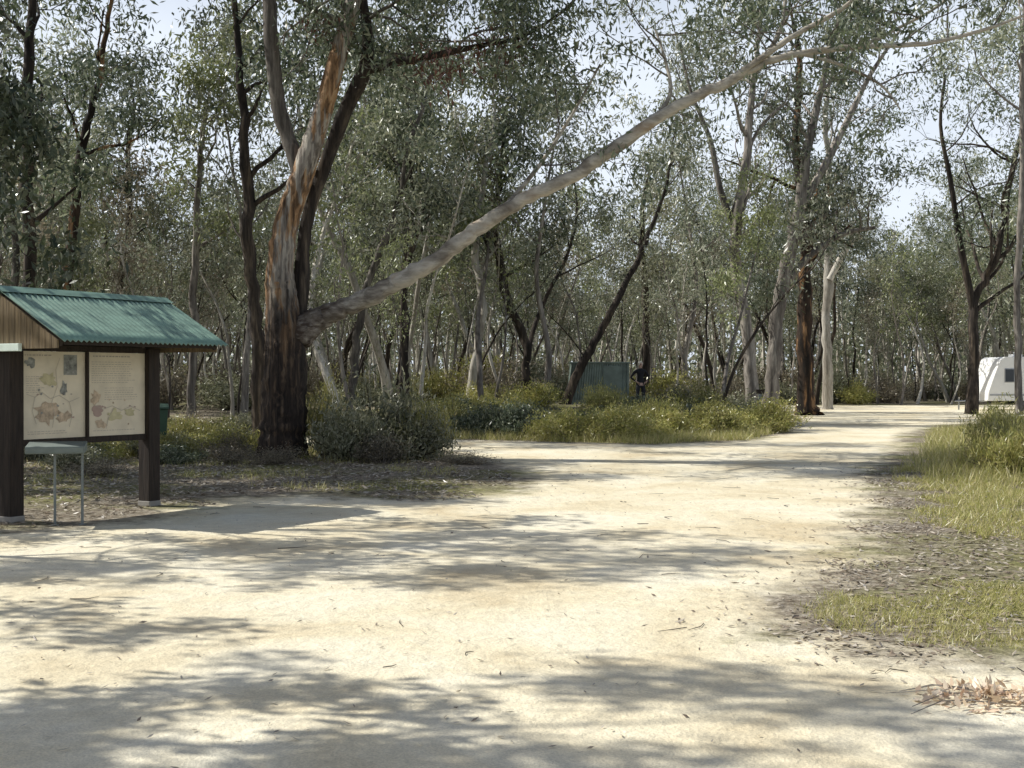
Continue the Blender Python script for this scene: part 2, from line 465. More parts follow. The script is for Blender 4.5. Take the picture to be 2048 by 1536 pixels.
add("stem", mesh_np("stem", V, Fq, [M_bark_dark], smooth=True), root, label="darker grey upright stem and side branch")
long_pts = [(556,770,18,.1),(572,715,29,.08),(594,678,31,.03),(622,650,25,-.05),(650,632,20,-.1),(688,616,17,-.2),(745,593,17,-.3),(808,558,16,-.4),(870,522,15,-.5),(935,473,14,-.6),(1000,427,13,-.7),(1075,385,12,-.8),(1150,350,12,-.9),(1225,300,12,-1.),(1300,247,11,-1.1),(1368,205,10,-1.2),(1450,168,9,-1.3),(1520,130,7,-1.4),(1600,108,6,-1.5),(1720,94,5,-1.6),(1850,88,4,-1.7),(1960,62,3,-1.8),(2080,20,2,-2)]
P5, R5 = path_from(long_pts, D0, base, 5)
P5 = P5+rng.normal(size=P5.shape)*np.minimum(.02, R5[:, None]*.12)
subs = [[(1450,168,8,-1.3),(1520,118,6,-1.5),(1590,70,5,-1.7),(1680,20,4,-1.9),(1780,-60,3,-2.1)],
        [(1300,247,5,-1.1),(1340,190,4,-.9),(1330,120,3,-.7),(1310,60,2,-.5)],
        [(1720,94,4,-1.6),(1790,60,3,-1.3),(1880,10,2.5,-1.2),(1950,-60,2,-1)],
        [(1520,130,5,-1.4),(1560,60,4,-1.2),(1570,-20,3,-1),(1560,-100,2,-.8)],
        [(1600,108,4,-1.5),(1680,130,3,-1.4),(1760,170,2.5,-1.3),(1800,220,1.5,-1.2)],
        [(1000,425,5,-.7),(1080,330,4,-.3),(1150,220,3,0),(1200,130,2,.2)]]
T = []; K = []; bparts = [tube(P5, R5, 14, rng, .06)]
for s_ in subs:
    pp, rr = path_from(s_, D0, base); bparts.append(tube(pp, rr, 6, rng, .04))
    for f in (.4, .55, .7, .85, .98):
        grow(T, K, pp[int(f*(len(pp)-1))], [rng.normal()*.8, rng.normal()*.8, .3], 1.7, .02, 1, rng, up=.05, kids=4)
for i in range(78, len(P5), 4):
    grow(T, K, P5[i], [rng.normal()*.5+.3, rng.normal()*.7, .5], 1.6, .02, 1, rng, up=.04, kids=4)
V, Fq = merge(bparts)
add("branch", mesh_np("branch", V, Fq, [M_bark_pale], smooth=True), root, label="long pale grey branch rising sideways")
def limbs_on(P, R, f0, f1, n, Ln, lev=2, side=1.0):
    for k in range(n):
        i = int((f0+(f1-f0)*(k+rng.uniform(0, 1))/n)*(len(P)-1))
        a = rng.uniform(0, 2*np.pi)
        grow(T, K, P[i], [math.cos(a)*side, math.sin(a), .35], Ln*rng.uniform(.7, 1.2), max(R[i]*.4, .03), lev, rng, up=.06, kids=4)
limbs_on(P1, R1, .8, 1, 9, 3.4)
limbs_on(P2, R2, .8, 1, 7, 3.0)
limbs_on(P3, R3, .85, 1, 4, 2.4)
limbs_on(P4, R4, .3, 1, 6, 1.7)
for (px, py) in ((820,190),(900,230),(960,160),(1020,240),(1090,120),(860,40),(980,20),(1090,30)):
    K2 = wp(px, py, D0+rng.uniform(-1, 2))-base
    for _ in range(4): K.append(K2+rng.normal(size=3)*.5)
add("twig", mesh_np("twig", *merge([tube(p, r, 4, rng, .03) for p, r in T]), [M_bark_grey], smooth=True), root)
V, Fq = crown_leaves(K, 36, .26, .17, .05, 1.1, rng)
add("crown", mesh_np("crown", V, Fq, [M_leaf_dark]), root)
Kr = [wp(px, py, D0-.5)-base for px, py in ((860,120),(900,110),(940,100),(985,90),(1030,78),(1065,70),(890,145),(640,60),(1010,110),(930,130))]
V, Fq = crown_leaves(Kr, 60, .24, .14, .045, 1.2, rng)
add("crown", mesh_np("dead_foliage", V, Fq, [M_leaf_red]), root, label="hanging spray of dead rust red leaves")

# ---------------------------------------------------------------- distinct middle distance trees
def path_tree(seed, d, pts, bark, leaf, label, height=14, nl=7, cb=.45, spread=.22, leafn=24, extra=(), sig=.37, limb_up=.8, leafL=.24):
    b = wp(pts[0][0], 0, d); b[2] = H(b[0], b[1])
    P, R = path_from(pts, d, b); R = R*.82
    P = np.vstack([[P[0][0], 0, -.15], P]); R = np.concatenate([[R[0]*1.3], R])
    rg = np.random.default_rng(seed); P[1:, 1] += np.cumsum(rg.normal(size=len(P)-1)*.05)
    P[1:, 0] += rg.normal(size=len(P)-1)*.03
    tm, cm = tree_meshes(seed, height, bark=bark, leaf=leaf, trunk=(P, R), nl=nl, cb=cb, spread=spread, leafn=leafn, sig=sig, limb_up=limb_up, leafL=leafL, leafW=leafL*.3)
    e = put_tree(tm, cm, tuple(b), 0, 1.0, label)
    for ex in extra:
        p, r = path_from(ex, d, b); r = r*.82
        rg = np.random.default_rng(seed+7)
        TT = []; KK = []
        for f in (.5, .7, .85, .99):
            grow(TT, KK, p[int(f*(len(p)-1))], [rg.normal(), rg.normal(), .7], height*spread*.7, max(r[-1]*.7, .02), 2, rg, kids=3)
        V, Fq = merge([tube(p, r, 8, rg, .05)]+[tube(a, c, 4, rg, .03) for a, c in TT])
        add("branch", mesh_np("branch", V, Fq, [bark], smooth=True), e)
        V, Fq = crown_leaves(KK, leafn, sig, leafL, leafL*.3, .9, rg)
        add("crown", mesh_np("crown", V, Fq, [leaf]), e)
    return e

path_tree(21, 50, [(1128,815,13),(1150,760,12),(1180,700,10),(1215,640,9),(1250,570,8),(1285,500,7),(1310,440,5),(1335,370,4),(1345,300,3)], M_bark_dark, M_leaf_grey, "dark thin eucalypt leaning steeply beside the green shed", height=7, nl=4, cb=.75, spread=.25, leafn=14)
path_tree(22, 52, [(1503,835,20),(1500,760,17),(1492,680,15),(1480,600,14),(1470,520,14),(1474,430,13),(1490,330,11),(1500,220,9),(1510,120,6),(1520,20,4)], M_bark_grey, M_leaf_grey, "slender grey eucalypt standing among shrubs beside the track", height=16, nl=9, extra=[[(1474,470,9),(1440,380,8),(1420,280,6),(1380,180,4),(1360,90,3)]])
path_tree(23, 54, [(1543,833,22),(1545,760,18),(1550,670,17),(1562,590,17),(1578,520,17),(1594,440,15),(1606,350,12),(1620,260,10),(1650,150,8),(1680,30,5)], M_bark_grey, M_leaf_dark, "forked grey eucalypt with dark branches beside the track", height=17, nl=10, extra=[[(1598,420,10),(1650,330,9),(1690,250,7),(1740,150,5),(1800,60,3)],[(1565,580,9),(1610,520,8),(1680,470,6),(1750,455,4)]])
path_tree(24, 56, [(1617,832,33),(1614,800,22),(1611,720,19),(1609,640,18),(1612,560,16),(1614,480,14),(1602,380,12),(1590,280,9),(1600,160,7),(1590,60,5)], M_bark_orange, M_leaf_dark, "eucalypt with charred black base and orange peeling bark", height=17, nl=11)
path_tree(25, 66, [(1655,812,13),(1654,720,11),(1652,640,10),(1658,570,12),(1657,500,9),(1652,420,8),(1660,330,7),(1650,250,6),(1662,150,4)], M_bark_white, M_leaf_grey, "pale white barked eucalypt with a short forked limb", extra=[[(1658,560,9),(1682,515,8),(1700,488,6),(1730,470,3)]], leafn=18, cb=.6)
path_tree(26, 58, [(1940,828,16),(1943,740,13),(1946,660,12),(1950,600,11),(1975,550,10),(1995,490,9),(2010,400,8),(2030,300,6),(2060,180,4)], M_bark_dark, M_leaf_dark, "dark forked eucalypt beside the white caravan", extra=[[(1947,620,9),(1930,540,8),(1915,460,7),(1900,360,6),(1880,250,4),(1890,150,3)]], nl=12, height=22, cb=.32, leafn=30)
path_tree(27, 48, [(2044,850,10),(2040,760,9),(2036,600,8),(2038,450,8),(2042,300,7),(2036,150,6),(2040,20,4)], M_bark_grey, M_leaf_grey, "tall pale grey gum beside the bushy verge", cb=.38, height=20, nl=12, leafn=30)
path_tree(28, 34, [(520,860,19),(518,780,17),(516,680,16),(508,580,15),(497,470,14),(493,360,13),(486,240,11),(478,140,9),(470,20,7),(465,-100,5)], M_bark_dark, M_leaf_dark, "dark slender eucalypt close behind the large old tree", height=12, leafn=22)
path_tree(29, 33, [(66,860,20),(64,700,17),(60,560,16),(63,420,15),(66,280,14),(68,120,12),(66,-20,9),(60,-150,6)], M_bark_dark, M_leaf_dark, "dark barked eucalypt standing behind the notice board shelter", height=12, leafn=28, cb=.4)
path_tree(30, 36, [(118,850,15),(122,700,13),(128,560,12),(142,430,11),(150,310,10),(170,220,9),(195,130,7),(215,30,5),(225,-80,4)], M_bark_orange, M_leaf_dark, "thin eucalypt with orange bark behind the notice board shelter", height=12, leafn=28, cb=.45)
path_tree(31, 40, [(385,850,12),(383,760,10),(388,660,9),(385,560,9),(392,440,8),(398,330,7),(410,240,5),(430,160,3)], M_bark_grey, M_leaf_olive, "slender grey gum with light green foliage", height=10, leafn=30, cb=.5)
path_tree(32, 46, [(935,812,12),(948,740,11),(962,660,10),(965,590,9),(950,510,9),(955,430,8),(975,330,6),(990,240,4)], M_bark_white, M_leaf_grey, "pale bent eucalypt behind low heath shrubs", height=11, cb=.5)
path_tree(33, 47, [(1062,830,12),(1052,750,10),(1050,680,10),(1015,600,11),(1000,520,10),(988,440,8),(1000,350,6),(1010,260,4)], M_bark_dark, M_leaf_dark, "crooked grey eucalypt behind low heath shrubs", height=11, cb=.5)
path_tree(34, 62, [(1290,800,11),(1292,720,11),(1292,640,9),(1290,560,8),(1284,470,7),(1290,380,5)], M_bark_dark, M_leaf_grey, "dark burnt looking trunk beside the green shed", height=9, cb=.6, leafn=20)
path_tree(35, 42, [(700,830,11),(706,740,10),(716,650,9),(735,560,8),(770,480,8),(800,400,6),(815,300,5),(850,220,4)], M_bark_grey, M_leaf_grey, "slim leaning eucalypt behind the grey bush", height=10, cb=.5)
path_tree(36, 44, [(820,850,9),(812,760,8),(806,660,8),(812,560,7),(830,460,6),(824,360,5),(840,260,3)], M_bark_dark, M_leaf_dark, "thin dark eucalypt among heath shrubs", height=10, cb=.6, leafn=20)
path_tree(37, 45, [(250,850,10),(246,740,9),(238,640,8),(244,540,8),(262,440,7),(255,340,6),(270,220,4)], M_bark_dark, M_leaf_dark, "thin dark eucalypt standing in undergrowth", height=10, cb=.6, leafn=20)

# ---------------------------------------------------------------- generic forest
protos = []
specs = [(101,14,.16,8,.52,M_bark_grey,M_leaf_grey),(102,13,.15,8,.55,M_bark_dark,M_leaf_dark),(103,15,.16,8,.55,M_bark_white,M_leaf_grey),
         (104,12,.12,7,.52,M_bark_white,M_leaf_olive),(105,14,.16,8,.50,M_bark_dark,M_leaf_grey),(106,11,.11,7,.50,M_bark_grey,M_leaf_olive),
         (107,13,.14,8,.56,M_bark_dark,M_leaf_dark),(108,15,.14,8,.55,M_bark_white,M_leaf_grey)]
lab = ["tall grey barked eucalypt with sparse grey green crown","dark barked eucalypt with dense dark crown","tall straight pale barked eucalypt in bushland",
       "pale barked gum with light olive crown","dark barked eucalypt with grey green crown","small grey eucalypt with olive crown",
       "slim dark eucalypt with dark green crown","pale white gum with sparse grey green crown"]
for sp in specs:
    protos.append(tree_meshes(sp[0], sp[1], sp[2], nl=sp[3], cb=sp[4], bark=sp[5], leaf=sp[6], leafn=17, leafL=.26, leafW=.085))
prng = np.random.default_rng(5)
placed = []
def ok(x, y, mind):
    return all((x-a)**2+(y-b)**2 > mind*mind for a, b in placed)
cnt = 0; tries = 0
while cnt < 140 and tries < 9000:
    tries += 1
    y = prng.uniform(36, 106)
    x = prng.uniform(-.5, .5)*y
    u = x/y
    if sdist(np.array([x]), np.array([y]))[0] > -1.5: continue
    if .03 < u < .13 and y < 66: continue
    if u > .17 and y < 60: continue
    if u > .33 and y < 74: continue
    if -.05 < u < .2 and y < 42: continue
    if not ok(x, y, 2.5): continue
    placed.append((x, y))
    k = prng.integers(0, 8); s = prng.uniform(.72, 1.08)
    if .04 < u < .12: s *= .60
    if -.32 < u < -.25: s *= .62
    if .27 < u < .31: s *= .8
    put_tree(*protos[k], (x, y, H(x, y)), prng.uniform(0, 6.28), s, lab[k], group="eucalypts of the surrounding bushland")
    cnt += 1
# dense stand on the far side of the clearing behind the caravan
for i in range(30):
    y = prng.uniform(79, 100); x = y*prng.uniform(.16, .46)
    k = prng.integers(0, 8)
    put_tree(*protos[k], (x, y, 0), prng.uniform(0, 6.28), prng.uniform(.7, 1.15), lab[k], group="eucalypts of the surrounding bushland")
# trees beside the clearing whose shade falls on the road
shade = [tree_meshes(150+i, 13, .24, nl=6, cb=.5, bark=M_bark_grey, leaf=M_leaf_dark, leafn=40, leafL=.22, leafW=.08, spread=.26, sig=.21, limb_up=.35) for i in range(3)]
dense = tree_meshes(171, 12, .2, nl=9, cb=.4, bark=M_bark_dark, leaf=M_leaf_dark, leafn=60, leafL=.22, leafW=.08, spread=.24, sig=.34, limb_up=.5)
for (x, y, s, k, r) in ((-11.2,14.8,.92,0,0),(-11.4,10.2,.92,1,2),(-9.4,7.6,.88,2,1),(-14.5,12.0,1.0,2,5),(-8.6,12.6,.6,0,1.3),(-9.8,5.4,1.12,0,5.6)):
    put_tree(*shade[k], (x, y, 0), r, s, "eucalypt with clumped dark crown at the edge of the clearing", group="eucalypts of the surrounding bushland")
for (x, y, s, r) in ((-12.8,19.2,.85,1),(-12.3,23.4,.95,2.2),(-12.4,27,1.05,5.1),(-10.9,21.4,.85,3.4),(-15,25.5,1.15,.4)):
    put_tree(*dense, (x, y, 0), r, s, "eucalypt with dense dark crown at the edge of the clearing", group="eucalypts of the surrounding bushland")

# saplings
sap = []
for i, (bk, lf) in enumerate(((M_bark_white,M_leaf_grey),(M_bark_grey,M_leaf_olive),(M_bark_dark,M_leaf_grey),(M_bark_grey,M_shrub_grey),(M_bark_white,M_shrub_brown),(M_bark_dark,M_leaf_grey))):
    sap.append(tree_meshes(200+i, 8.5, .065, nl=7, cb=.5, bark=bk, leaf=lf, leafn=6, spread=.20, leafL=.2, leafW=.06, sig=.3, limb_up=1.6, wob=.13))
cnt = 0; tries = 0
while cnt < 290 and tries < 14000:
    tries += 1
    y = prng.uniform(36, 95); x = prng.uniform(-.47, .47)*y; u = x/y
    if sdist(np.array([x]), np.array([y]))[0] > -1.2: continue
    if .03 < u < .13 and y < 55: continue
    if u > .33 and y < 72: continue
    if u > .17 and y < 58: continue
    if -.05 < u < .2 and y < 44: continue
    if not ok(x, y, .9): continue
    placed.append((x, y))
    k = prng.integers(0, len(sap))
    put_tree(*sap[k], (x, y, H(x, y)), prng.uniform(0, 6.28), prng.uniform(.6, 1.2), "slender young eucalypt sapling in bushland undergrowth", group="young saplings in the undergrowth", cat="sapling", name="gum_sapling")
    cnt += 1

# far wood
rg = np.random.default_rng(77)
C = []; tp = []
for i in range(480):
    y = rg.uniform(104, 150); x = rg.uniform(-.55, .55)*y; h = rg.uniform(8, 15)
    if .05 < x/y < .11: h *= .8
    tp.append(tube(np.array([[x, y, 0], [x+rg.normal()*.4, y, h*.5], [x+rg.normal()*.7, y, h*.9]]), np.array([.16, .12, .05]), 5, rg))
    for k in range(20):
        z = h*rg.uniform(.03, 1)
        c = np.array([x+rg.normal()*1.9, y+rg.normal()*1.9, z])
        C.append(c+rg.normal(size=(10, 3))*.6)
V1, F1 = leaves(np.concatenate(C), .6, .25, .5, rg)
V2, F2 = merge(tp)
V, Fq = merge([(V1, F1), (V2, F2)])
add("far_woodland", mesh_np("far_woodland", V, Fq, [M_leaf_grey, M_bark_white], midx=np.concatenate([np.zeros(len(F1)), np.ones(len(F2))])), kind="stuff")

# ---------------------------------------------------------------- shrubs
def shrub_mesh(seed, mat, stem, n=5200, L_=.10, W_=.03, lobes=26, flat=.85, droop=-.5):
    rg = np.random.default_rng(seed); C = []; T = []
    for i in range(lobes):
        a = rg.uniform(0, 2*np.pi); rr = rg.uniform(0, 1)**.6
        hgt = flat*(1-.62*rr**2)*rg.uniform(.5, 1.2)
        c = np.array([math.cos(a)*rr*.9, math.sin(a)*rr*.9, hgt*.78])
        T.append(tube(np.array([[c[0]*.15, c[1]*.15, -.05], [c[0]*.5, c[1]*.5, c[2]*.5], c]), np.array([.016, .011, .004]), 4, rg))
        m = int(n/lobes*rg.uniform(.4, 1.6))
        t = rg.uniform(.1, 1.2, m)**.7
        C.append(np.outer(t, c)+rg.normal(size=(m, 3))*np.array([.12, .12, .10]))
    C = np.concatenate(C); C[:, 2] = np.abs(C[:, 2])+.02
    V1, F1 = leaves(C, L_, W_, droop, rg); V2, F2 = merge(T)
    V, Fq = merge([(V1, F1), (V2, F2)])
    return mesh_np("shrub", V, Fq, [mat, stem], midx=np.concatenate([np.zeros(len(F1)), np.ones(len(F2))]))
SH = {"o": [shrub_mesh(300+i, M_shrub, M_bark_grey) for i in range(4)],
      "g": [shrub_mesh(320+i, M_shrub_grey, M_bark_dark, n=4200, flat=1.0, lobes=34) for i in range(3)],
      "b": [shrub_mesh(340+i, M_shrub_brown, M_bark_grey, n=2600, flat=1.0) for i in range(3)],
      "d": [shrub_mesh(360+i, M_leaf_dark, M_bark_dark, n=4600) for i in range(3)],
      "f": [shrub_mesh(380+i, M_shrub, M_bark_grey, n=3600, L_=.13, W_=.022, lobes=40, flat=1.0, droop=-1.4) for i in range(3)]}
SL = {"o": "low olive green heath shrub beside the sandy track", "g": "grey green bushy shrub growing on leaf litter",
      "b": "dry brownish twiggy shrub in the undergrowth", "d": "dark green shrub in the undergrowth", "f": "feathery olive green bush on the grassy road verge"}
def shrub(k, x, y, w, h, lbl=None):
    me = SH[k][prng.integers(0, len(SH[k]))]
    o = add("shrub", me); o.location = (x, y, H(x, y)); o.rotation_euler = (0, 0, prng.uniform(0, 6.28)); o.scale = (w, w, h)
    o["label"] = lbl or SL[k]; o["category"] = "shrub"; o["group"] = "heath shrubs and bushes"
shrub("g", -3.25, 25.3, .9, 1.3, "large grey green bush beside the old eucalypt trunk")
shrub("g", -2.1, 25.5, .95, 1.2, "large grey green bush beside the old eucalypt trunk")
shrub("g", -2.75, 26.4, 1.3, 1.9, "large grey green bush beside the old eucalypt trunk")
shrub("f", -1.75, 25.9, .7, 1.2, "olive green bush beside the old eucalypt trunk"); shrub("f", -3.9, 26.9, .7, 1.6, "olive green bush beside the old eucalypt trunk")
shrub("b", -2.5, 24.7, .7, .6)
for (x, y, k, h) in ((-5.8,26.2,"b",.5),(-6.5,24.5,"d",.45),(-7.4,26.5,"g",.7),(-5.5,24.6,"b",.35),(-8.6,25,"d",.6),(-6.9,21.5,"b",.3),(-4.4,24.4,"b",.35),(-.9,24.4,"b",.25),(-6.2,27.5,"o",.7),(-7.9,23,"g",.5)):
    shrub(k, x, y, .7, h)
for i in range(17):
    t = i/16; x = -1.3+9.2*t+prng.normal()*.2; y = 35.2-2.2*math.sin(t*3.1)+prng.normal()*.3+(2.8*t if t > .6 else 0)
    shrub("o" if t > .22 else "d", x, y+.6, prng.uniform(.8, 1.15), prng.uniform(.7, 1.15))
for i in range(34):
    x = prng.uniform(-2.5, 7.5); y = prng.uniform(36.5, 46)
    if sdist(np.array([x]), np.array([y]))[0] > -.8: continue
    shrub("oofd"[prng.integers(0, 4)], x, y, prng.uniform(.8, 1.3), prng.uniform(.7, 1.2), "low olive green heath shrub among bushes")
for i in range(10):
    shrub("f", 8.3+prng.uniform(0, 2.6), 21.0+prng.uniform(0, 5.0), prng.uniform(.6, .95), prng.uniform(.8, 1.2))
for i in range(12):
    y = prng.uniform(27, 40); x = y*.335+prng.uniform(1.3, 5)
    shrub("fof"[prng.integers(0, 3)], x, y, prng.uniform(.6, 1.0), prng.uniform(.6, .95))
for i in range(30):
    y = prng.uniform(25, 38); x = prng.uniform(-.36, -.17)*y-1
    if abs(x+4.7) < 1 and y < 28: continue
    shrub("ogob"[prng.integers(0, 4)], x, y, prng.uniform(.6, 1.0), prng.uniform(.45, .9))
n = 0
while n < 140:
    y = prng.uniform(44, 103); x = prng.uniform(-.47, .47)*y
    if sdist(np.array([x]), np.array([y]))[0] > -1.0: continue
    u = x/y
    if (.03 < u < .12 and y < 56) or (u > .33 and y < 70): continue
    shrub("gbbbgo"[prng.integers(0, 6)], x, y, prng.uniform(1.0, 2.0), prng.uniform(.9, 2.2)); n += 1
for i in range(40):
    y = prng.uniform(79, 102); x = y*prng.uniform(.17, .45)
    shrub("gbbgd"[prng.integers(0, 5)], x, y, prng.uniform(1.4, 2.4), prng.uniform(1.4, 3.0))

# ---------------------------------------------------------------- grass, litter
def blades(P, h, w, rg, spread=.5):
    n = len(P)
    hh = (h*rg.uniform(.4, 1.4, n))[:, None]
    d = rg.normal(size=(n, 3))*spread; d[:, 2] = 1; d /= np.linalg.norm(d, axis=1)[:, None]
    s = rg.normal(size=(n, 3)); s[:, 2] = 0; s /= np.linalg.norm(s, axis=1)[:, None]
    V = np.stack([P-s*w/2, P+s*w/2, P+d*hh], 1).reshape(-1, 3)
    return V, np.arange(3*n).reshape(n, 3)
rg = np.random.default_rng(9)
def tufts(x0, x1, y0, y1, n, per, r, cond=None):
    X = rg.uniform(x0, x1, n); Y = rg.uniform(y0, y1, n)
    k = np.ones(n, bool)
    if cond is not None: k &= cond(X, Y)
    X = X[k]; Y = Y[k]
    P = np.repeat(np.stack([X, Y], 1), per, 0)+rg.normal(size=(len(X)*per, 2))*r
    return np.column_stack([P, [H(a, b) for a, b in P]])
def wob(X, Y, s=1.3): return np.sin(X*s*1.7+Y*s)+np.sin(X*s*.6-Y*s*1.9+1)+np.sin(X*s*3.1+Y*2.3*s)*.6
parts = []
parts.append(blades(tufts(1.9, 6, 7.6, 11.0, 5600, 8, .05, lambda X, Y: (sdist(X, Y) < -.12) & (wob(X, Y, 2) > -1.1) & (Y < 10.1+.2*wob(X, Y))), .06, .007, rg, 1.0))
parts.append(blades(tufts(3.5, 11, 12.3, 23, 9000, 9, .08, lambda X, Y: (sdist(X, Y) < -.3) & (Y > 12.9+.25*wob(X, Y, .9)) & (X > 4.4+(Y-12)*.18+.3*wob(X, Y)) & (wob(X, Y, 1.1) > -1.0)), .12, .013, rg, 1.0))
parts.append(blades(tufts(6.8, 16, 19, 40, 4500, 8, .1, lambda X, Y: sdist(X, Y) < -.5), .32, .016, rg, .7))
parts.append(blades(tufts(-14, -3.2, 23, 37, 5200, 8, .1, lambda X, Y: (sdist(X, Y) < -.4) & (wob(X, Y, .8) > -.3) & (Y > 26+.4*wob(X, Y))), .24, .016, rg, .8))
parts.append(blades(tufts(-2, 9, 31.5, 40, 4600, 8, .1, lambda X, Y: (sdist(X, Y) < -.15)), .28, .016, rg, .6))
parts.append(blades(tufts(-12, -1, 18.5, 26, 1100, 8, .07, lambda X, Y: (sdist(X, Y) < -.6) & (wob(X, Y, 1) > .5)), .14, .010, rg, .8))
V, Fq = merge(parts)
add("grass", mesh_np("grass", V, Fq, [M_grass]), kind="stuff")

def litter(X, Y, Ls, W):
    n = len(X)
    a = rg.uniform(0, 2*np.pi, n); d = np.stack([np.cos(a), np.sin(a), rg.normal(size=n)*.22], 1)
    s = np.stack([-np.sin(a), np.cos(a), rg.normal(size=n)*.35], 1)
    l = (Ls*rg.uniform(.5, 1.4, n))[:, None]; w = (W*rg.uniform(.6, 1.4, n))[:, None]
    z = np.array([H(p, q) for p, q in zip(X, Y)])+.014
    C = np.stack([X, Y, z], 1)
    V = np.stack([C-d*l/2, C+s*w/2, C+d*l/2, C-s*w/2], 1)
    V[:, :, 2] = np.maximum(V[:, :, 2], (z-.006)[:, None])
    return V.reshape(-1, 3), np.arange(4*n).reshape(n, 4)
parts = []
X = rg.uniform(-13, 0, 26000); Y = rg.uniform(14, 30, 26000); k = sdist(X, Y) < .3*wob(X, Y)-.1; parts.append(litter(X[k], Y[k], .10, .028))
X = rg.uniform(1.6, 10, 30000); Y = rg.uniform(7.4, 24, 30000); k = (sdist(X, Y) < .25*wob(X, Y)); parts.append(litter(X[k], Y[k], .075, .022))
X = rg.uniform(-6, 9, 2600); Y = 4.5+rg.uniform(0, 1, 2600)**1.3*26; parts.append(litter(X, Y, .05, .012))
X = rg.uniform(1.0, 6.5, 9000); Y = rg.uniform(6.5, 26, 9000); s0 = sdist(X, Y); k = (s0 > -.2) & (rg.uniform(0, 1, 9000) < np.exp(-np.maximum(s0, 0)*2.2)); parts.append(litter(X[k], Y[k], .065, .018))
# thin fallen twigs lying on the road
tw = []
for i in range(60):
    x = rg.uniform(-4, 5); y = rg.uniform(5.5, 22); a = rg.uniform(0, 6.28); l = rg.uniform(.06, .3); c = rg.normal()*.05
    tw.append(tube(np.array([[x, y, .011], [x+math.cos(a)*l*.5-math.sin(a)*c, y+math.sin(a)*l*.5+math.cos(a)*c, .014], [x+math.cos(a)*l, y+math.sin(a)*l, .011]]), np.array([.003, .003, .0015]), 4, rg))
nl_ = sum(len(f) for v, f in parts); tv, tf = merge(tw)
V, Fq = merge(parts+[(tv, tf)])
add("leaf_litter", mesh_np("leaf_litter", V, Fq, [M_litter, M_bark_dark], midx=np.concatenate([np.zeros(nl_), np.ones(len(tf))])), kind="stuff")
n = 300
r_ = rg.uniform(0, 1, n)**.9; a_ = rg.uniform(0, 6.28, n)
C = np.stack([np.cos(a_)*r_*.38, np.sin(a_)*r_*.26, .012+.07*(1-r_)*rg.uniform(0, 1, n)], 1)
V1, F1 = leaves(C, .07, .03, -.2, rg); V1[:, 2] = np.maximum(V1[:, 2]*.85, .004+rg.uniform(0, .004, len(V1)))
tw = []
for i in range(9):
    s = rg.normal(size=2)*.1; a = rg.uniform(2.7, 3.9); l = rg.uniform(.2, .6)
    tw.append(tube(np.array([[s[0], s[1], .03], [s[0]+math.cos(a)*l*.5, s[1]+math.sin(a)*l*.5+.03, .04], [s[0]+math.cos(a)*l, s[1]+math.sin(a)*l, .008]]), np.array([.004, .003, .002]), 5, rg))
V2, F2 = merge(tw); V, Fq = merge([(V1, F1), (V2, F2)])
add("leaf_pile", mesh_np("leaf_pile", V, Fq, [M_pile, M_bark_grey], midx=np.concatenate([np.zeros(len(F1)), np.ones(len(F2))])),
        label="small heap of dry brown gum leaves and twigs on sand", category="leaf pile").location = (2.42, 6.5, .006)

# ---------------------------------------------------------------- notice board shelter
M_timber = surf("weathered_timber_post", (.026,.018,.013), .8, var=.5, scale=5, stretch=(6,6,.6), bump=.5)
M_plank = surf("gable_plank", (.17,.125,.07), .8, var=.4, scale=5, stretch=(6,6,.6), bump=.4)
M_green = surf("green_painted_steel", (.19,.30,.235), .42, .0, var=.28, scale=2.5, stretch=(1,4,4), spec=.6)
M_flash = surf("pale_green_flashing", (.70,.80,.70), .5, var=.12)
M_panel = surf("cream_panel", (.66,.585,.44), .5, var=.14, scale=3)
M_ink = surf("faded_print_ink", (.42,.37,.30), .6, var=.1)
M_red = surf("faded_print_heading", (.40,.29,.24), .6, var=.1)
M_tan = surf("print_map_tan", (.46,.36,.25), .6, var=.4, scale=16)
M_pg = surf("print_photo_grey_green", (.24,.245,.22), .6, var=.6, scale=18)
M_olive = surf("print_map_olive", (.50,.45,.27), .6, var=.25, scale=10)
M_steel = surf("grey_steel", (.20,.22,.21), .5, .2, var=.15)
M_conc = surf("concrete_foot", (.30,.28,.25), .9, var=.15)
M_boxg = surf("grey_green_box", (.17,.20,.18), .6, var=.15)

sh = empty("notice_board_shelter", (-5.175, 15.49, 0), math.atan2(.867, .498), 1.0,
           label="timber notice board shelter with green corrugated gable roof on sandy ground", category="notice board")
for sx in (-1.055, 1.055):
    b = MB(); b.box((sx, 0, 1.03), (.19, .19, 1.98)); add("post", b.mesh("post", [M_timber], bevel=.008), sh)
    b = MB(); b.box((sx, 0, .04), (.205, .205, .07)); add("post_foot", b.mesh("post_foot", [M_conc], bevel=.01), sh)
def corr(side):
    n = int(2.62/.0762*8); xs = np.linspace(-1.27, 1.35, n+1)
    V = []; Fq = []
    k = 6
    for j in range(k+1):
        t = j/k; y = side*(.0+1.09*t); z = 2.66-.61*t
        for x in xs: V.append((x, y, z+.013*math.sin(x/.0762*2*math.pi)))
    w = n+1
    for j in range(k):
        for i in range(n):
            q = (j*w+i, j*w+i+1, (j+1)*w+i+1, (j+1)*w+i); Fq.append(q if side < 0 else q[::-1])
    return np.array(V), np.array(Fq)
rf = add("roof", mesh_np("roof", *merge([corr(-1), corr(1)]), [M_green], smooth=True), sh)
so = rf.modifiers.new("thick", 'SOLIDIFY'); so.thickness = .004
b = MB()
for s in (-1, 1):
    b.poly([(-1.28, 0, 2.69), (1.36, 0, 2.69), (1.36, s*.13, 2.614), (-1.28, s*.13, 2.614)])
add("ridge_cap", b.mesh("ridge_cap", [M_green]), sh)
ang = math.atan2(.60, 1.07)
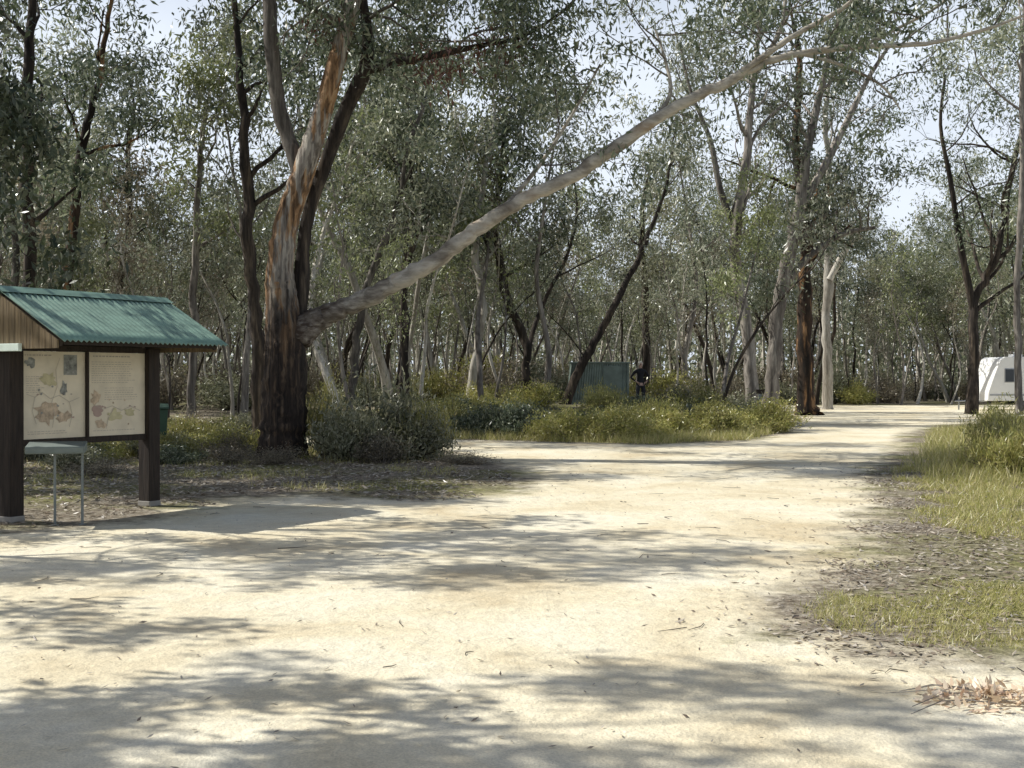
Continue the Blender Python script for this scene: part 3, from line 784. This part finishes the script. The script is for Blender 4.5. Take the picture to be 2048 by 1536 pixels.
for sx in (-1.2, 0.0, 1.2):
    for s in (-1, 1):
        b = MB(); rot = Matrix.Rotation(-s*ang, 3, 'X')
        b.box((sx, s*.55, 2.655-.31-.06), (.045, 1.04, .085), rot=rot)
        add("rafter", b.mesh("rafter", [M_timber]), sh)
for s in (-1, 1):
    b = MB(); b.box((0, s*.98, 2.045), (2.34, .045, .07)); add("purlin", b.mesh("purlin", [M_timber]), sh)
b = MB(); b.box((0, 0, 2.58), (2.34, .04, .08)); add("ridge_beam", b.mesh("ridge_beam", [M_timber]), sh)
for z in (1.995, .895):
    b = MB(); b.box((0, .0, z), (1.91, .09, .07)); add("beam", b.mesh("beam", [M_timber], bevel=.006), sh)
for sx in (-1.055, 1.055):
    b = MB(); b.box((sx, 0, 2.065), (.10, 1.7, .08)); add("cross_beam", b.mesh("cross_beam", [M_timber], bevel=.006), sh)
for gx in (-1.235, 1.235):
    b = MB(); y = -.98
    while y < .97:
        y1 = y+.098
        zt = lambda q: 2.63-.60*abs(q)/1.07-.02
        b.prism([(y, 1.97), (y1-.008, 1.97), (y1-.008, zt(y1)), ((y+y1)/2, zt((y+y1)/2)), (y, zt(y))], gx-.011, gx+.011)
        y = y1
    me = b.mesh("gable_board", [M_plank])
    for v in me.vertices: v.co = Vector((v.co.y, v.co.x, v.co.z))
    me.flip_normals()
    add("gable_board", me, sh)
b = MB(); b.box((-1.275, .03, 1.985), (.05, .90, .085)); add("flashing", b.mesh("flashing", [M_flash], bevel=.005), sh)
b = MB(); b.box((0, -.05, 1.445), (.03, .035, 1.03)); add("mullion", b.mesh("mullion", [M_timber]), sh)
b = MB(); b.box((0, .005, 1.445), (1.91, .018, 1.02)); add("backing_board", b.mesh("backing_board", [M_timber]), sh)
prn = random.Random(4)
def panel(x0, x1, kind):
    q = MB(); q.box(((x0+x1)/2, -.018, 1.445), (x1-x0, .012, 1.02))
    p = add("panel", q.mesh("panel", [M_panel]), sh)
    q = MB(); yy = -.027
    def patch(cx, cz, w, h, m, n=17):
        pts = []
        for i in range(n):
            a = 2*math.pi*i/n; r = prn.uniform(.45, 1.0)
            pts.append((x0+cx+math.cos(a)*w/2*r, yy-.0008*m, .96+cz+math.sin(a)*h/2*r))
        q.poly(pts, m)
    def rect(cx, cz, w, h, m): q.poly([(x0+cx-w/2, yy, .96+cz-h/2), (x0+cx+w/2, yy, .96+cz-h/2), (x0+cx+w/2, yy, .96+cz+h/2), (x0+cx-w/2, yy, .96+cz+h/2)], m)
    def text(cx, cz, w, lines, lh, m=0, th=.007):
        for i in range(lines):
            x = 0
            while x < w*prn.uniform(.8, 1):
                l = prn.uniform(.015, .05); rect(cx+x+l/2, cz-i*lh, l, th, m); x += l+.014
    def track(pts, m=0, w=.006):
        for (a, c), (e, f) in zip(pts[:-1], pts[1:]):
            dx, dz = e-a, f-c; l = math.hypot(dx, dz); nx_, nz_ = -dz/l*w/2, dx/l*w/2
            q.poly([(x0+a-nx_, yy-.0045, .96+c-nz_), (x0+e-nx_, yy-.0045, .96+f-nz_), (x0+e+nx_, yy-.0045, .96+f+nz_), (x0+a+nx_, yy-.0045, .96+c+nz_)], m)
    if kind == 0:
        text(.06, .95, .35, 1, .03, 0, .016)
        rect(.72, .84, .20, .24, 3); patch(.14, .86, .22, .14, 3)
        patch(.36, .28, .46, .34, 2, 23); patch(.62, .55, .14, .24, 3); patch(.62, .22, .26, .18, 2)
        patch(.30, .22, .16, .10, 1); patch(.40, .66, .30, .22, 4)
        text(.08, .70, .22, 8, .026); text(.10, .06, .6, 2, .026)
        track([(.08,.5),(.2,.46),(.3,.52),(.42,.44),(.55,.48),(.7,.40),(.85,.45)]); track([(.45,.1),(.48,.25),(.44,.4),(.52,.58),(.5,.78),(.56,.92)])
        track([(.2,.46),(.16,.3),(.22,.15)]); track([(.7,.40),(.74,.25),(.7,.1)])
        for _ in range(10): patch(prn.uniform(.15, .8), prn.uniform(.12, .6), .045, .035, prn.choice([0,1,3]), 7)
    else:
        text(.10, .95, .62, 1, .03, 0, .016)
        text(.08, .88, .70, 10, .028); text(.28, .56, .55, 6, .028)
        patch(.14, .44, .20, .24, 2); patch(.17, .28, .22, .16, 1); patch(.45, .22, .30, .20, 4, 21); patch(.68, .26, .24, .14, 4); patch(.22, .12, .24, .15, 2)
        track([(.1,.36),(.25,.30),(.4,.34),(.55,.28),(.7,.33),(.86,.27)]); track([(.3,.06),(.34,.2),(.42,.3)])
        for _ in range(9): patch(prn.uniform(.1, .8), prn.uniform(.1, .42), .045, .035, prn.choice([0,1,2]), 7)
        text(.10, .04, .7, 1, .026)
    me = q.mesh("print", [M_ink, M_red, M_tan, M_pg, M_olive])
    add("printed_map", me, p)
panel(-.955, -.01, 0); panel(.01, .955, 1)

rs = empty("register_stand", (-5.07, 14.25, 0), math.radians(14), 1.0, label="small grey green visitor register box on two thin steel legs", category="stand")
b = MB(); b.prism([(-.2, .81), (.2, .83), (.2, .93), (-.2, .89)], -.31, .31)
me = b.mesh("register_box", [M_boxg], bevel=.006)
for v in me.vertices: v.co = Vector((v.co.y, v.co.x, v.co.z))
me.flip_normals(); add("register_box", me, rs)
b = MB(); b.box((0, -.206, .85), (.60, .006, .05)); add("box_lip", b.mesh("box_lip", [M_boxg]), rs)
for sx in (-.02, .27):
    b = MB(); b.cyl((sx, 0, 0), (sx, 0, .84), .015); b.box((sx, 0, .006), (.08, .08, .012)); add("leg", b.mesh("leg", [M_steel]), rs)

M_bin = surf("dark_green_plastic", (.03,.07,.04), .45, var=.15)
M_black = surf("black_rubber", (.02,.02,.02), .7, var=.2)
bn = empty("wheelie_bin", ((306-1024)/F*25.5, 25.5, 0), .3, 1.0, label="dark green wheelie bin standing on grassy ground", category="bin")
b = MB()
b.v = [(-.22,-.22,.05),(.22,-.22,.05),(.22,.24,.05),(-.22,.24,.05),(-.28,-.28,1.02),(.28,-.28,1.02),(.28,.34,1.02),(-.28,.34,1.02)]
b.f = [[0,3,2,1],[4,5,6,7],[0,1,5,4],[1,2,6,5],[2,3,7,6],[3,0,4,7]]; b.m = [0]*6
add("bin_body", b.mesh("bin_body", [M_bin], bevel=.015), bn)
b = MB(); b.prism([(-.32, 1.025), (.36, 1.03), (.36, 1.09), (.1, 1.13), (-.32, 1.06)], -.30, .30)
me = b.mesh("bin_lid", [M_bin], bevel=.01)
for v in me.vertices: v.co = Vector((v.co.y, v.co.x, v.co.z))
me.flip_normals(); add("bin_lid", me, bn)
for sx in (-.27, .27):
    b = MB(); b.cyl((sx-.025, .27, .10), (sx+.025, .27, .10), .10, 16); add("wheel", b.mesh("wheel", [M_black]), bn)

# ---------------------------------------------------------------- green shed
M_shed = surf("green_shed_sheet", (.17,.215,.185), .55, var=.25, scale=3)
gx, gy = (1200-1024)/F*51, 51
sd = empty("metal_shed", (gx, gy, H(gx, gy)), -.12, 1.0, label="small low green corrugated metal shed among bushes", category="shed")
def corr_wall(p0, p1, z0, z1, lean=0):
    p0 = Vector(p0); p1 = Vector(p1); Ln = (p1-p0).length; n = int(Ln/.1*6)
    d = (p1-p0)/Ln; nn = Vector((d.y, -d.x))
    V = []
    for z, o in ((z0, 0), (z1, lean)):
        for i in range(n+1):
            p = p0+d*Ln*i/n+nn*(.014*math.sin(i/6*2*math.pi))
            V.append((p.x+o*(1-i/n), p.y, z))
    Fq = [(i, i+1, n+2+i, n+1+i) for i in range(n)]
    return np.array(V), np.array(Fq)
walls = [corr_wall((-1.28,-.8), (1.12,-.8), 0, 1.60, .2), corr_wall((1.12,-.8), (1.12,.9), 0, 1.60), corr_wall((1.12,.9), (-1.28,.9), 0, 1.60)]
V, Fq = merge(walls); add("wall", mesh_np("wall", V, Fq, [M_shed], smooth=True), sd)
b = MB(); b.poly([(-1.28,-.8,0),(-1.08,-.8,1.6),(-1.28,.9,1.6),(-1.28,.9,0)]); add("wall", b.mesh("wall", [M_shed]), sd, label="leaning end wall")
b = MB(); b.prism([(-1.16, 1.60), (1.20, 1.60), (1.20, 1.66), (-1.16, 1.66)], -.87, .97); add("roof", b.mesh("roof", [M_shed], bevel=.01), sd)
b = MB(); b.box((.55, -.825, .78), (.75, .03, 1.45)); add("door", b.mesh("door", [M_shed], bevel=.005), sd)
b = MB(); b.box((1.135, -.815, .8), (.06, .06, 1.6)); add("corner_trim", b.mesh("corner_trim", [M_shed]), sd)

bx, by = (1520-1024)/F*50, 50
bl = empty("marker_post", (bx, by, H(bx, by)), 0, 1.0, label="short grey marker post at the edge of the track", category="post")
b = MB(); b.box((0, 0, .5), (.12, .12, 1.0)); add("post_shaft", b.mesh("post_shaft", [M_steel], bevel=.01), bl)
b = MB(); b.box((0, 0, 1.10), (.30, .05, .17)); add("sign_plate", b.mesh("sign_plate", [M_timber], bevel=.005), bl)

# ---------------------------------------------------------------- caravan
M_white = surf("caravan_white", (.80,.80,.78), .35, var=.04, scale=2)
M_glass = surf("dark_window", (.02,.025,.03), .12, var=.1, spec=.5)
M_trim = surf("caravan_trim", (.35,.36,.37), .4, .3, var=.1)
cv = empty("caravan", (23.65, 65, 0), math.radians(6), 1.0, label="white caravan with sloping front parked in the clearing", category="caravan")
prof = [(0,.48),(.03,.9),(.22,1.45),(.55,2.3),(.72,2.58),(.9,2.68),(4.95,2.70),(5.08,2.55),(5.1,.48)]
b = MB(); b.prism(prof, -1.1, 1.1); add("body", b.mesh("body", [M_white], bevel=.02), cv)
for (x, z, w, h) in ((1.12,1.75,.44,.62),(3.7,1.75,.95,.55)):
    b = MB(); b.box((x, -1.115, z), (w+.08, .03, h+.08)); fr = add("window", b.mesh("window", [M_trim], bevel=.01), cv)
    b = MB(); b.box((x, -1.136, z), (w, .012, h)); add("window_pane", b.mesh("window_pane", [M_glass]), fr)
b = MB(); b.box((2.35, -1.115, 1.45), (.62, .03, 1.75)); dr = add("door", b.mesh("door", [M_white], bevel=.01), cv)
b = MB(); b.box((2.12, -1.145, 1.4), (.09, .03, .05)); add("handle", b.mesh("handle", [M_trim]), dr)
b = MB(); b.box((2.55, -1.106, .78), (4.9, .02, .09)); add("stripe", b.mesh("stripe", [M_trim]), cv)
b = MB(); b.box((2.0, 0, 2.76), (.5, .5, .14)); add("roof_vent", b.mesh("roof_vent", [M_white], bevel=.02), cv)
for y in (-1.0, 1.0):
    b = MB(); b.cyl((3.1, y-.09, .33), (3.1, y+.09, .33), .33, 24); w = add("wheel", b.mesh("wheel", [M_black], bevel=.01), cv)
    b = MB(); b.cyl((3.1, y-.10, .33), (3.1, y+.10, .33), .18, 20); add("rim", b.mesh("rim", [M_trim]), w)
b = MB(); b.cyl((.2,-.6,.45), (-1.2,0,.45), .04); b.cyl((.2,.6,.45), (-1.2,0,.45), .04); b.cyl((-1.0,0,.02), (-1.0,0,.6), .035)
add("tow_hitch", b.mesh("tow_hitch", [M_trim]), cv)

# ---------------------------------------------------------------- person
M_skin = surf("skin", (.50,.33,.25), .6, var=.05)
M_jacket = surf("black_jacket", (.012,.012,.014), .8, var=.3)
M_trous = surf("dark_trousers", (.02,.02,.025), .8, var=.2)
M_hair = surf("grey_blond_hair", (.62,.57,.47), .7, var=.2, scale=30)
J = {"pel":(0,0,.95,.135,.10),"wst":(0,.01,1.10,.125,.095),"chs":(0,.01,1.30,.165,.11),"shc":(0,.01,1.43,.13,.09),"nk":(0,0,1.50,.052,.052),
     "jaw":(0,-.015,1.57,.062,.072),"hd":(0,-.005,1.645,.078,.095),"top":(0,.005,1.72,.06,.075)}
E = [("pel","wst"),("wst","chs"),("chs","shc"),("shc","nk"),("nk","jaw"),("jaw","hd"),("hd","top")]
for s, c in ((-1,"l"),(1,"r")):
    J[c+"sh"] = (s*.19,.01,1.40,.062,.062); J[c+"el"] = (s*.37,.06,1.17,.044,.044); J[c+"wr"] = (s*.22,-.08,1.03,.03,.026); J[c+"pm"] = (s*.17,-.10,.995,.035,.02)
    E += [("shc",c+"sh"),(c+"sh",c+"el"),(c+"el",c+"wr"),(c+"wr",c+"pm")]
    for k in range(4):
        J[c+"f%d" % k] = (s*(.135-.005*k),-.12+.012*k,.995-.022*k,.010,.010); J[c+"g%d" % k] = (s*(.09-.005*k),-.128+.012*k,.975-.024*k,.008,.008)
        E += [(c+"pm",c+"f%d" % k),(c+"f%d" % k,c+"g%d" % k)]
    J[c+"t"] = (s*.175,-.075,1.03,.011,.011); J[c+"u"] = (s*.15,-.06,1.06,.009,.009); E += [(c+"wr",c+"t"),(c+"t",c+"u")]
    J[c+"hp"] = (s*.10,0,.88,.095,.095); J[c+"kn"] = (s*.12,-.02,.49,.062,.062); J[c+"an"] = (s*.13,.02,.09,.042,.045); J[c+"to"] = (s*.15,-.15,.04,.04,.03)
    E += [("pel",c+"hp"),(c+"hp",c+"kn"),(c+"kn",c+"an"),(c+"an",c+"to")]
names = list(J); me = bpy.data.meshes.new("tmp")
me.from_pydata([J[k][:3] for k in names], [(names.index(a), names.index(b_)) for a, b_ in E], [])
tmp = bpy.data.objects.new("tmp", me); COL.objects.link(tmp)
sk = tmp.modifiers.new("s", 'SKIN'); sk.use_smooth_shade = True
for i, k in enumerate(names):
    me.skin_vertices[0].data[i].radius = J[k][3:5]
me.skin_vertices[0].data[0].use_root = True
tmp.modifiers.new("ss", 'SUBSURF').levels = 2
dg = bpy.context.evaluated_depsgraph_get()
pm = bpy.data.meshes.new_from_object(tmp.evaluated_get(dg))
bpy.data.objects.remove(tmp)
for m in (M_skin, M_jacket, M_trous): pm.materials.append(m)
for p in pm.polygons:
    c = p.center; hand = (c.y < -.085 and .88 < c.z < 1.08 and abs(c.x) < .24)
    p.material_index = 0 if (c.z > 1.51 or hand) else (1 if c.z > .86 else 2)
    p.use_smooth = True
px_, py_ = (1281-1024)/F*47, 47
pe = add("person", pm, label="person in black clothes with light hair standing hands on hips", category="person")
pe.location = (px_, py_, H(px_, py_)); pe.rotation_euler = (0, 0, .3)
bm = bmesh.new(); bmesh.ops.create_uvsphere(bm, u_segments=20, v_segments=14, radius=1)
for v in bm.verts:
    v.co = Vector((v.co.x*.098, v.co.y*.112+.018, v.co.z*.105+1.675))
    if v.co.y < -.05 and v.co.z < 1.71: v.co.y = -.05
    if v.co.z < 1.62 and v.co.y > 0: v.co.z -= .05
hm = bpy.data.meshes.new("hair"); bm.to_mesh(hm); bm.free(); hm.materials.append(M_hair)
for p in hm.polygons: p.use_smooth = True
add("hair", hm, pe)
for s in (-1, 1):
    b = MB(); b.box((s*.032, -.098, 1.655), (.022, .01, .01), 0); add("eye", b.mesh("eye", [M_black]), pe)
b = MB(); b.prism([(-.115, 1.61), (-.09, 1.655), (-.085, 1.605)], -.012, .012)
me = b.mesh("nose", [M_skin])
for v in me.vertices: v.co = Vector((v.co.y, v.co.x, v.co.z))
add("nose", me, pe)

# ---------------------------------------------------------------- light, sky, camera
el = math.radians(45)
hx, hy = -.975, .22
Ls = Vector((hx*math.cos(el), hy*math.cos(el), math.sin(el)))
sl = bpy.data.lights.new("sun", 'SUN'); sl.energy = 5.0; sl.angle = math.radians(.4); sl.color = (1, .975, .91)
so = bpy.data.objects.new("sun", sl); COL.objects.link(so); so.rotation_euler = (-Ls).to_track_quat('-Z', 'Y').to_euler()
w = bpy.data.worlds.new("World"); SC.world = w; w.use_nodes = True
nt = w.node_tree; nt.nodes.clear(); N = nt.nodes; L = nt.links
sky = N.new("ShaderNodeTexSky"); sky.sky_type = 'NISHITA'; sky.sun_disc = False
sky.sun_elevation = el; sky.sun_rotation = math.atan2(hx, hy); sky.dust_density = 2.0; sky.air_density = 1.0
# thin bright haze low over the horizon, soft high cloud
tc = N.new("ShaderNodeTexCoord"); sp = N.new("ShaderNodeSeparateXYZ"); L.new(tc.outputs["Generated"], sp.inputs[0])
hz = maprange(N, L, sp.outputs[2], .24, .44, 1.0, .0)
cn = noise(N, L, tc.outputs["Generated"], 5, 5, .6)
cm_ = maprange(N, L, cn.outputs[0], .35, .65, .85, 1.1)
ml = N.new("ShaderNodeMath"); ml.operation = 'MULTIPLY'; ml.use_clamp = True; L.new(hz.outputs[0], ml.inputs[0]); L.new(cm_.outputs[0], ml.inputs[1])
mx = N.new("ShaderNodeMix"); mx.data_type = 'RGBA'; mx.inputs[7].default_value = (9.2, 10.0, 11.2, 1)
L.new(ml.outputs[0], mx.inputs[0]); L.new(sky.outputs[0], mx.inputs[6])
bg = N.new("ShaderNodeBackground"); bg.inputs[1].default_value = .095
ou = N.new("ShaderNodeOutputWorld")
L.new(mx.outputs[2], bg.inputs[0]); L.new(bg.outputs[0], ou.inputs[0])

cd = bpy.data.cameras.new("camera"); cd.lens = 45; cd.sensor_width = 36; cd.clip_end = 2000
co = bpy.data.objects.new("camera", cd); COL.objects.link(co)
co.location = (0, 0, EYE); co.rotation_euler = (math.radians(90)-math.atan(13/F), 0, 0)
SC.camera = co
SC.view_settings.view_transform = 'Standard'
SC.view_settings.look = 'None'
